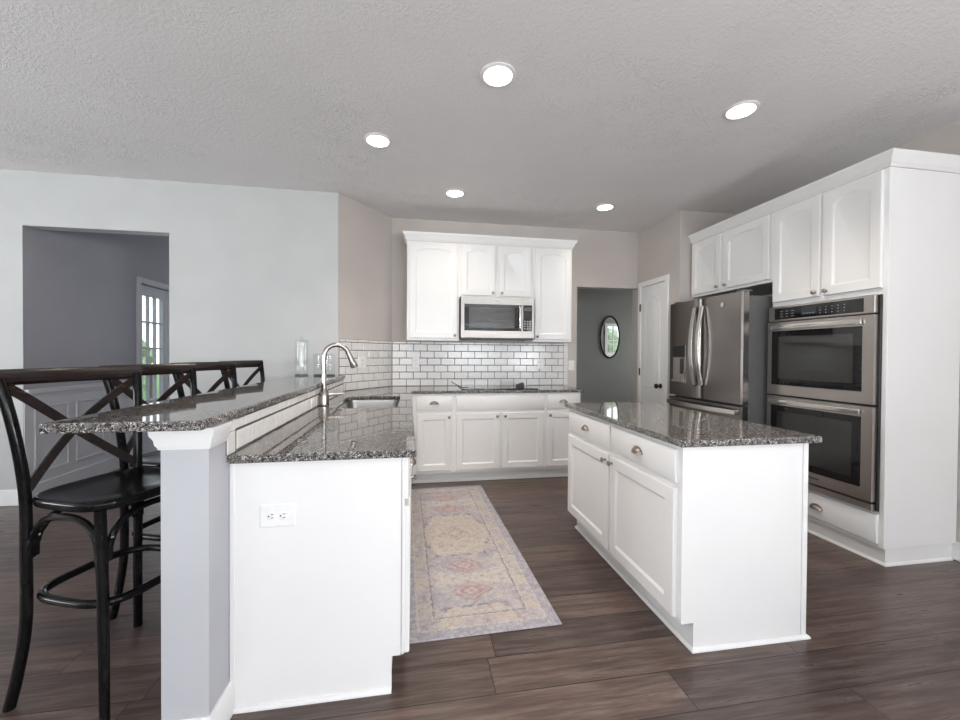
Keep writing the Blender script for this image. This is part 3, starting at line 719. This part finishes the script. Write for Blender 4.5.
m = MB(F); m.box(W * .44, W * .56, .0505, .0512, .425, .436); m.obj('badge', M_['steeldark'], t, 0)

# ---- refrigerator
FX = 2.605; FY0, FY1 = 2.826, 3.752; FM = 3.300
t = thing('refrigerator', 'stainless steel french door refrigerator with bottom freezer and water dispenser', 'refrigerator', ((FX + XR) / 2, (FY0 + FY1) / 2, 0))
m = MB(); m.box(FX + .075, XR - .03, FY0 + .006, FY1 - .006, .03, 1.790, .004); m.box(FX + .12, XR - .05, FY0 + .02, FY1 - .02, 0, .03); m.obj('body', M_['grey'], t, 0)
F = frame((FX + .07, FY1, 0), (0, -1, 0), (-1, 0, 0)); W = FY1 - FY0; md = FY1 - FM
def fdoor(u0, u1, z0, z1, name):
    m = MB(F); n = 10; L = []
    pts = [(u0, 0), (u0, .050), (u0 + .012, .062)]
    for i in range(1, n): k = i / n; pts.append((u0 + .012 + (u1 - u0 - .024) * k, .062 + .010 * math.sin(PI * ((u0 + (u1 - u0) * k) / W))))
    pts += [(u1 - .012, .062), (u1, .050), (u1, 0)]
    m.rings([[(u, y, z) for u, y in pts] for z in (z0, z1)]); return m.obj(name, M_['steeldark'], t, 35)
d1 = fdoor(0, md - .003, .905, 1.822, 'door'); d2 = fdoor(md + .003, W, .905, 1.822, 'door'); d3 = fdoor(0, W, .075, .885, 'freezer_drawer')
for u, d in ((md - .045, d1), (md + .045, d2)):
    m = MB(F); pts = [(u, .062 + .012 + .058 * math.sin(PI * (.08 + .84 * i / 16)) , .03 + 1.0 + .71 * i / 16) for i in range(17)]
    pts = [(u, .066, 1.03)] + pts + [(u, .066, 1.74)]
    m.sweep(pts, [(-.019, -.007), (.019, -.007), (.021, 0), (.019, .007), (-.019, .007), (-.021, 0)], False, Vector((0, 1, 0))); m.obj('handle', M_['steelbright'], d, 40)
m = MB(F); pts = [(.03 + (W - .06) * i / 20, .070 + .012 + .055 * math.sin(PI * (.08 + .84 * i / 20)), .838) for i in range(21)]
pts = [(.03, .066, .838)] + pts + [(W - .03, .066, .838)]
m.sweep(pts, [(-.007, -.019), (.007, -.019), (.010, 0), (.007, .019), (-.007, .019), (-.010, 0)]); m.obj('handle', M_['steelbright'], d3, 40)
m = MB(F); y = .0722
m.box(.075, .265, y - .004, y + .004, 1.03, 1.40, .003); ds = m.obj('dispenser', M_['steeldark'], d1, 0)
m = MB(F); m.box(.080, .260, y + .0042, y + .0075, 1.285, 1.395, .002); m.obj('dispenser_panel', M_['black'], d1, 0)
m = MB(F); m.box(.088, .252, y + .0042, y + .0060, 1.06, 1.280); m.obj('dispenser_recess', M_['steel'], d1, 0)
m = MB(F); m.box(.205, .240, y + .0065, y + .020, 1.12, 1.27, .004); m.obj('dispenser_paddle', M_['black'], d1, 0)
m = MB(F); m.box(.082, .258, y + .0042, y + .022, 1.04, 1.062, .004); m.obj('drip_tray', M_['steel'], d1, 0)
m = MB(F); m.lathe([(.020, 0), (.020, .0012), (.014, .0016)], (md + .27, .0715, 1.735), 'y', 20); m.M = F; m.obj('badge', M_['steelbright'], d2)
for u in (.03, W - .09):
    m = MB(F); m.box(u, u + .06, -.06, .04, 1.8225, 1.842, .006); m.obj('hinge_cover', M_['grey'], t)

# ---- microwave
MX0, MX1, MZ0, MZ1, MYF = .492, 1.284, 1.462, 1.902, 4.150
t = thing('microwave', 'stainless steel over-the-range microwave hung under the short cabinet', 'microwave', ((MX0 + MX1) / 2, MYF, MZ0))
m = MB(); m.box(MX0 + .006, MX1 - .006, MYF + .03, YB - .012, MZ0, MZ1 - .001, .003); m.obj('body', M_['black'], t, 0)
F = frame((MX0, MYF + .03, 0), (1, 0, 0), (0, -1, 0)); W = MX1 - MX0; dw = W * .835
m = MB(F); a, b, c, d_ = .035, dw - .055, MZ0 + .085, MZ1 - .075
for bb in ((0, a, MZ0 + .012, MZ1 - .002), (b + .045, dw, MZ0 + .012, MZ1 - .002), (a, b + .045, MZ0 + .012, c), (a, b + .045, d_, MZ1 - .002)): m.box(bb[0], bb[1], 0, .030, bb[2], bb[3])
m.box(0, dw, -.001, .004, MZ0 + .012, MZ1 - .002); dm = m.obj('door', M_['mwsteel'], t, 30)
m = MB(F); m.box(a + .001, b + .044, .005, .0295, c + .001, d_ - .001); m.obj('window_frame', M_['bglass'], dm, 0)
m = MB(F); m.box(a + .05, b - .03, .0296, .0302, c + .03, d_ - .035); m.obj('viewing_window', M_['mglass'], dm, 0)
m = MB(F); m.tube([(b + .022, .030, c + .015), (b + .022, .056, c + .03), (b + .022, .062, (c + d_) / 2), (b + .022, .056, d_ - .03), (b + .022, .030, d_ - .015)], .012, 10, up=Vector((1, 0, 0))); m.obj('handle', M_['steelbright'], dm)
m = MB(F); m.box(dw + .002, W, 0, .030, MZ0 + .012, MZ1 - .002, .002); pm = m.obj('control_panel', M_['mwsteel'], t, 30)
m = MB(F); m.box(dw + .008, W - .022, .0302, .0315, c, d_, .001); gp = m.obj('panel_glass', M_['bglass'], pm, 0)
for r in range(4):
    for c_ in range(3):
        m = MB(F); m.box(dw + .018 + c_ * .030, dw + .036 + c_ * .030, .0316, .0320, c + .02 + r * .026, c + .034 + r * .026)
        m.obj('key', M_['mark'], pm, 0)
m = MB(F); m.box(dw + .018, W - .03, .0316, .0320, d_ - .06, d_ - .025); m.obj('display', M_['disp'], pm, 0)
m = MB(F); m.box(.0, W, -.02, .024, MZ0 - .006, MZ0 + .012, .003); m.obj('vent_grille', M_['black'], t, 0)
m = MB(F); m.box(W * .46, W * .52, .0301, .0306, MZ1 - .045, MZ1 - .035); m.obj('badge', M_['steeldark'], dm, 0)

# ---- cooktop with what lies on it
t = thing('cooktop', 'black glass electric cooktop set in the back worktop', 'cooktop', (.88, 4.26, CT1))
m = MB(); slab(m, round_rect(.50, 1.30, 4.02, 4.50, .015, 3), CT1 + .0005, CT1 + .010, .003); m.obj('glass_plate', M_['bglass'], t, 0)
for x, y, r in ((.68, 4.14, .075), (.68, 4.37, .095), (.95, 4.37, .075), (.95, 4.14, .095)):
    m = MB(); m.lathe([(r, 0), (r, .0004), (r - .004, .0004), (r - .004, 0)], (x, y, CT1 + .0102), seg=32, cap=False); m.obj('burner_ring', M_['mark'], t)
for i in range(4):
    m = MB(); m.lathe([(.024, 0), (.024, .018), (.021, .024), (.019, .040), (.004, .042)], (1.085 + .036 * i, 4.06 + i * .075, CT1 + .0102), seg=16); m.obj('knob', M_['black'], t)
m = MB(); m.sweep([(.49, 4.06, CT1 + .019), (.56, 4.10, CT1 + .021)], [(-.010, -.003), (.010, -.003), (.010, .003), (-.010, .003)]); m.sweep([(.50, 4.055, CT1 + .017), (.38, 3.99, CT1 + .085)], [(-.006, -.003), (.006, -.003), (.006, .003), (-.006, .003)])
tag(m.obj('spatula', M_['black'], None, 0), 'thin black utensil propped up at the left edge of the cooktop', 'utensil')

# ---- sink and faucet
t = thing('sink', 'stainless steel undermount sink in the granite worktop', 'sink', ((SX0 + SX1) / 2, (SY0 + SY1) / 2, CT1 - .2))
m = MB(); L = []
for k, (o, z) in enumerate(((.020, CT0 - .002), (-.004, CT0 - .002), (-.008, CT0 - .03), (-.014, .76), (-.03, .735), (-.06, .728))):
    L.append([(x, y, z) for x, y in round_rect(SX0 - o, SX1 + o, SY0 - o, SY1 + o, .06)])
m.rings(L, True, False, True); m.obj('basin', M_['sinksteel'], t, 50)
m = MB(); m.lathe([(.045, .7285), (.045, .732), (.03, .730), (.004, .729)], ((SX0 + SX1) / 2, (SY0 + SY1) / 2, 0), seg=24); m.obj('drain', M_['nickel'], t)
fx, fy = -.606, 2.90; z0 = CT1
t = thing('faucet', 'brushed nickel gooseneck faucet with pull-down spray head beside the sink', 'faucet', (fx, fy, z0))
m = MB(); m.lathe([(.034, z0 + .0005), (.036, z0 + .006), (.034, z0 + .02), (.035, z0 + .06), (.030, z0 + .095), (.020, z0 + .112), (.018, z0 + .12)], (fx, fy, 0), seg=24); m.obj('base', M_['nickel'], t)
r = .082; top = z0 + .340; dx, dy = .97, .24
pts = [(fx, fy, z0 + .11), (fx, fy, z0 + .2), (fx, fy, top)]
for i in range(1, 15): a = PI * .90 * i / 14; pts.append((fx + dx * r * (1 - math.cos(a)), fy + dy * r * (1 - math.cos(a)), top + r * math.sin(a)))
m = MB(); m.tube(pts, .0165, 14, up=Vector((-.24, .97, 0))); m.obj('spout', M_['nickel'], t)
e = Vector(pts[-1]); dr = (e - Vector(pts[-2])).normalized(); m = MB()
m.tube([e - dr * .002, e + dr * .015, e + dr * .06, e + dr * .105, e + dr * .110], .0175, 16, up=Vector((-.24, .97, 0)), scales=[1.0, 1.03, 1.15, 1.5, 1.35]); m.obj('spray_head', M_['nickel'], t)
m = MB(); m.tube([(fx + .03, fy, z0 + .075), (fx + .055, fy + .005, z0 + .078), (fx + .125, fy + .03, z0 + .085)], .010, 10, scales=[1.4, 1.1, .55]); m.obj('lever', M_['nickel'], t)

# ---- outlets and switch
def plate(name, label, cat, origin, U, W, wd, ht, horiz=False, kind='outlet', group='outlet plates'):
    t = thing(name, label, cat, origin, group); Fm = frame(origin, U, W)
    m = MB(Fm); m.rings([[(x * wd / 2, y, z * ht / 2) for x, z in ((-1, -1), (1, -1), (1, 1), (-1, 1))] if k < 2 else [(x * (wd / 2 - .004), y, z * (ht / 2 - .004)) for x, z in ((-1, -1), (1, -1), (1, 1), (-1, 1))] for k, y in enumerate((0.0005, .003, .0055))]); m.obj('cover_plate', M_['plate'], t, 0)
    if kind == 'switch':
        m = MB(Fm); m.box(-.012, .012, .0055, .010, -.03, .03, .002); m.obj('rocker', M_['plate'], t, 0); return
    for s in (-1, 1):
        cx, cz = (s * .0205, 0) if horiz else (0, s * .0205)
        m = MB(Fm); m.lathe([(.0165, .0056), (.0165, .0072), (.0150, .0078)], (cx, 0, cz), 'y', 18); rc = m.obj('receptacle', M_['plate'], t)
        m = MB(Fm)
        if horiz:
            for q in (-.006, .006): m.box(cx - .002, cx + .007, .0079, .0083, q - .0014, q + .0014)
            m.lathe([(.003, .0079), (.003, .0083)], (cx - .009, 0, 0), 'y', 10)
        else:
            for q in (-.006, .006): m.box(q - .0014, q + .0014, .0079, .0083, cz - .002, cz + .007)
            m.lathe([(.003, .0079), (.003, .0083)], (0, 0, cz - .009), 'y', 10)
        m.obj('slots', M_['slot'], rc, 0)
plate('outlet', 'white double outlet set sideways on the blank end panel of the peninsula', 'outlet', (-.485, PYN, .705), (1, 0, 0), (0, -1, 0), .122, .085, True)
plate('outlet', 'white outlet on the back wall tiles left of the cooktop', 'outlet', (.03, YB - .0085, 1.205), (1, 0, 0), (0, -1, 0), .075, .12)
plate('outlet', 'white outlet on the back wall tiles under the right wall cabinet', 'outlet', (1.49, YB - .0085, 1.19), (1, 0, 0), (0, -1, 0), .075, .12)
po = so + dv * .29 + dn * .0085
plate('outlet', 'white outlet on the tiled angled wall behind the faucet', 'outlet', (po.x, po.y, 1.21), dv, dn, .115, .12)
plate('light_switch', 'white light switch on the grey wall beside the hall doorway', 'light switch', (1.878, YB, 1.17), (1, 0, 0), (0, -1, 0), .075, .12, False, 'switch', None)

# ---- pantry door
PD0, PD1, PDZ = 4.455, 3.99, 2.115   # far and near jamb
m = MB(); cw = .062
for bb in ((PD0, PD0 + cw, 0, PDZ + cw), (PD1 - cw, PD1, 0, PDZ + cw), (PD1, PD0, PDZ, PDZ + cw)): m.box(XP - .022, XP - .0005, bb[0], bb[1], bb[2], bb[3], .006)
pd = struct(m, 'door_1', M_['trim'], None, 30)
F = frame((XP - .001, PD0 - .004, .012), (0, -1, 0), (-1, 0, 0)); W = PD0 - PD1 - .008; H = PDZ - .018
m = MB(F); m.box(0, W, .0005, .012, 0, H, .002)
def raised(z0, z1, rise):
    u0, u1 = .085, W - .085; wd = u1 - u0
    def P(mg, y):
        pts = [(u0 + mg, y, z0 + mg), (u1 - mg, y, z0 + mg)]
        for i in range(13): k = i / 12; q = min(1, 2.6 * min(k, 1 - k)); s = q * q * (3 - 2 * q); pts.append((u1 - mg - (wd - 2 * mg) * k, y, z1 - mg - rise * (1 - s)))
        return pts
    m.rings([P(-.002, .0122), P(.004, .019), P(.016, .0145), P(.03, .0145), P(.048, .0185)], True, False, True)
raised(.92, 1.96, .065); raised(.13, .74, 0); m.obj('door_leaf', M_['trim'], pd, 30)
m = MB(F); m.lathe([(.028, .0125), (.028, .017), (.010, .022), (.010, .045), (.024, .052), (.029, .066), (.024, .078), (.004, .082)], (W - .06, 0, .945), 'y', 20); m.obj('knob', M_['iron'], pd)
for z in (.22, 1.10, 1.87):
    m = MB(); m.box(XP - .027, XP - .0225, PD0 - .008, PD0 + .018, z - .045, z + .045, .002); m.obj('hinge', M_['iron'], pd, 0)

# ---- oval mirror in the hall
t = thing('oval_mirror', 'oval dark framed mirror on the hall wall reflecting a bright window', 'mirror', (3.160, HY, 1.59))
N = 48; a, b = .165, .335; cx, cz = 3.160, 1.590
m = MB(); ov = [(cx + a * math.cos(2 * PI * i / N), HY - .014, cz + b * math.sin(2 * PI * i / N)) for i in range(N)]
m.tube(ov, .013, 10, True, Vector((0, 1, 0))); m.obj('frame', M_['iron'], t)
m = MB(); m.rings([[(cx + a * math.cos(2 * PI * i / N), y, cz + b * math.sin(2 * PI * i / N)) for i in range(N)] for y in (HY - .002, HY - .012)]); m.obj('mirror_glass', M_['mirror'], t, 30)

# ---- jars on the bar
def jar(label, x, y, r, h, stem):
    t = thing('glass_jar', label, 'jar', (x, y, BARZ1), 'clear glass jars on the bar'); z = BARZ1 + .0006
    m = MB(); o = [(r, z + .012), (r, z + h), (r + .003, z + h + .003), (r - .001, z + h + .004)]
    m.lathe(o, (x, y, 0), seg=32, cap=False); m.obj('jar_body', M_['jar'], t)
    m = MB(); m.lathe([(r - .004, z), (r, z + .003), (r, z + .0118), (r - .006, z + .013)], (x, y, 0), seg=32); m.obj('jar_base', M_['jarbase'], t)
    m = MB(); zz = z + h + .0045; m.lathe([(.003, zz), (r + .006, zz), (r + .007, zz + .005), (r * .6, zz + .012), (.008, zz + .016), (.007, zz + .022), (.015, zz + .032), (.013, zz + .043), (.003, zz + .047)], (x, y, 0), seg=28); m.obj('lid', M_['jar'], t)
jar('tall narrow clear glass jar with lid on the bar end by the wall', -1.005, 3.875, .057, .31, 0)
jar('short wide clear glass jar with lid on the bar behind the faucet', -.80, 3.845, .092, .185, 0)

# ---- downlights
rec = 'round recessed downlights in the ceiling'
LP = [(.447, 2.134, 'largest lit recessed downlight, nearest the camera at the middle of the ceiling'),
      (1.982, 2.176, 'lit recessed downlight on the right, above the island'),
      (-.252, 2.93, 'lit recessed downlight on the left, above the sink run'),
      (.382, 3.754, 'far lit recessed downlight in front of the wall cabinets left of the hall doorway'),
      (1.926, 3.831, 'smallest lit recessed downlight, in front of the hall doorway')]
for x, y, lab in LP:
    t = thing('recessed_light', lab, 'ceiling light', (x, y, ZC), rec)
    m = MB(); m.lathe([(.098, ZC - .0005), (.098, ZC - .004), (.080, ZC - .010), (.074, ZC - .006), (.074, ZC - .0005)], (x, y, 0), seg=36, cap=False); m.obj('trim_ring', M_['ltrim'], t)
    m = MB(); m.lathe([(.0735, ZC - .001), (.0735, ZC - .0055), (.03, ZC - .007), (.004, ZC - .0072)], (x, y, 0), seg=36); m.obj('lens', M_['lens'], t)
    l = bpy.data.lights.new('downlight_glow', 'SPOT'); l.energy = 40 if y < 3.5 else 15; l.color = (1.0, .90, .78); l.spot_size = math.radians(120); l.spot_blend = .85; l.shadow_soft_size = .07
    o = bpy.data.objects.new('downlight_glow', l); C.objects.link(o); o.parent = t; o.location = (0, 0, -.03)

# ---- rug
RW, RL = .745, 2.06
m = MB(); m.box(-RW / 2, RW / 2, -RL / 2, RL / 2, .0005, .008, .003)
rg = m.obj('runner_rug', rug_mat(RW, RL), None, 0); rg.location = (.318, 2.835, 0); rg.rotation_euler = (0, 0, math.radians(1.3))
tag(rg, 'faded cream, pink and lavender patterned runner rug on the dark floor', 'rug')
t = None

# ---- bar stools
def make_stool():
    t = thing('bar_stool', '', 'bar stool', (0, 0, 0), 'black cross-back stools along the bar')
    hw = .2; SZ = .768
    bk, fr = -.195, .150
    for s in (-1, 1):
        P = [(bk - .034, s * (hw + .028), 0), (bk - .016, s * (hw + .014), .12), (bk, s * hw, .30), (bk + .003, s * hw, .55), (bk + .002, s * hw, .75), (bk - .010, s * (hw + .010), .92), (bk - .030, s * (hw + .026), 1.08), (bk - .054, s * (hw + .042), 1.20)]
        m = MB(); m.tube(catmull(P, 6), .0175, 12, up=Vector((0, 1, 0))); m.obj('back_post', M_['stool'], t)
        m = MB(); m.tube([(fr - .035, s * .178, SZ - .036), (fr - .012, s * .186, .4), (fr + .012, s * .200, 0)], .0175, 12, up=Vector((0, 1, 0)), scales=[1, 1, .85]); m.obj('front_leg', M_['stool'], t)
    # seat: rounded, wider at the front
    def outline(k, z):
        pts = []
        for i in range(48):
            a = 2 * PI * i / 48; c, s_ = math.cos(a), math.sin(a); e = .60
            x = math.copysign(abs(c) ** e, c) * .205 * k; y = math.copysign(abs(s_) ** e, s_) * (.222 + .006 * math.copysign(abs(c) ** e, c)) * k
            pts.append((x - .026, y, z))
        return pts
    m = MB(); m.rings([outline(.95, SZ - .036), outline(.99, SZ - .030), outline(1.0, SZ - .012), outline(.985, SZ - .003), outline(.95, SZ), outline(.90, SZ - .004), outline(.5, SZ - .008)]); m.obj('seat', M_['stool'], t, 50)
    # top rail: bowed backwards, oval section
    pts = [(bk - .055 - .050 * math.sin(PI * i / 16), -hw - .060 + (2 * hw + .120) * i / 16, 1.203) for i in range(17)]
    m = MB(); m.tube(pts, .014, 14, rz=.031); m.obj('top_rail', M_['rail'], t)
    # crossed slats
    for s in (-1, 1):
        pts = []
        for i in range(15):
            k = i / 14; z = .785 + .385 * k; y = s * (hw - .004 + .030 * max(0, k - .5) * 2) * (1 - 2 * k)
            xp = bk + .002 - .050 * max(0, (z - .76) / .44) ** 1.5
            pts.append((xp - .05 * math.sin(PI * k) + s * .0035, y, z))
        m = MB(); m.sweep(pts, [(-.0165, -.0035), (.0165, -.0035), (.0165, .0035), (-.0165, .0035)], up=Vector((1, 0, 0))); m.obj('cross_slat', M_['rail'], t, 30)
    # footrest hoop
    pts = []
    for i in range(40):
        a = 2 * PI * i / 40; c, s_ = math.cos(a), math.sin(a); e = .58
        pts.append((math.copysign(abs(c) ** e, c) * .192 - .014, math.copysign(abs(s_) ** e, s_) * .200, .40))
    m = MB(); m.tube(pts, .0150, 10, True); m.obj('footrest_hoop', M_['stool'], t)
    # bent braces below the seat, one arch on each side
    def arch(p, q):
        p, q = Vector(p), Vector(q); pts = []
        for i in range(21):
            a = PI * i / 20; k = .5 - .5 * math.copysign(abs(math.cos(a)) ** .8, math.cos(a)); r_ = p.lerp(q, k); pts.append((r_.x, r_.y, .545 + .155 * math.sin(a) ** .75))
        m = MB(); m.tube(pts, .0125, 8, up=Vector((.3, .3, .9))); m.obj('brace', M_['stool'], t)
    i_ = .018
    arch((bk + .02, -hw + .004, 0), (fr - .045, -.176, 0)); arch((bk + .02, hw - .004, 0), (fr - .045, .176, 0))
    arch((bk + .012, -hw + .02, 0), (bk + .012, hw - .02, 0)); arch((fr - .026, -.158, 0), (fr - .026, .158, 0))
    return t
st0 = make_stool()
stools = [(-1.147, 1.834, -20.2, 'black cross-back bar stool nearest the camera, at the front end of the bar'),
          (-1.150, 2.345, -19.0, 'second black cross-back bar stool from the camera, right behind the nearest one'),
          (-1.150, 2.91, -18.0, 'third black cross-back bar stool from the camera, in front of the farthest one'),
          (-1.145, 3.52, -14.0, 'black cross-back bar stool farthest from the camera, beside the far wall')]
for i, (x, y, a, lab) in enumerate(stools):
    o = st0 if i == 0 else copy_tree(st0)
    o.location = (x, y, 0); o.rotation_euler = (0, 0, math.radians(a)); o['label'] = lab
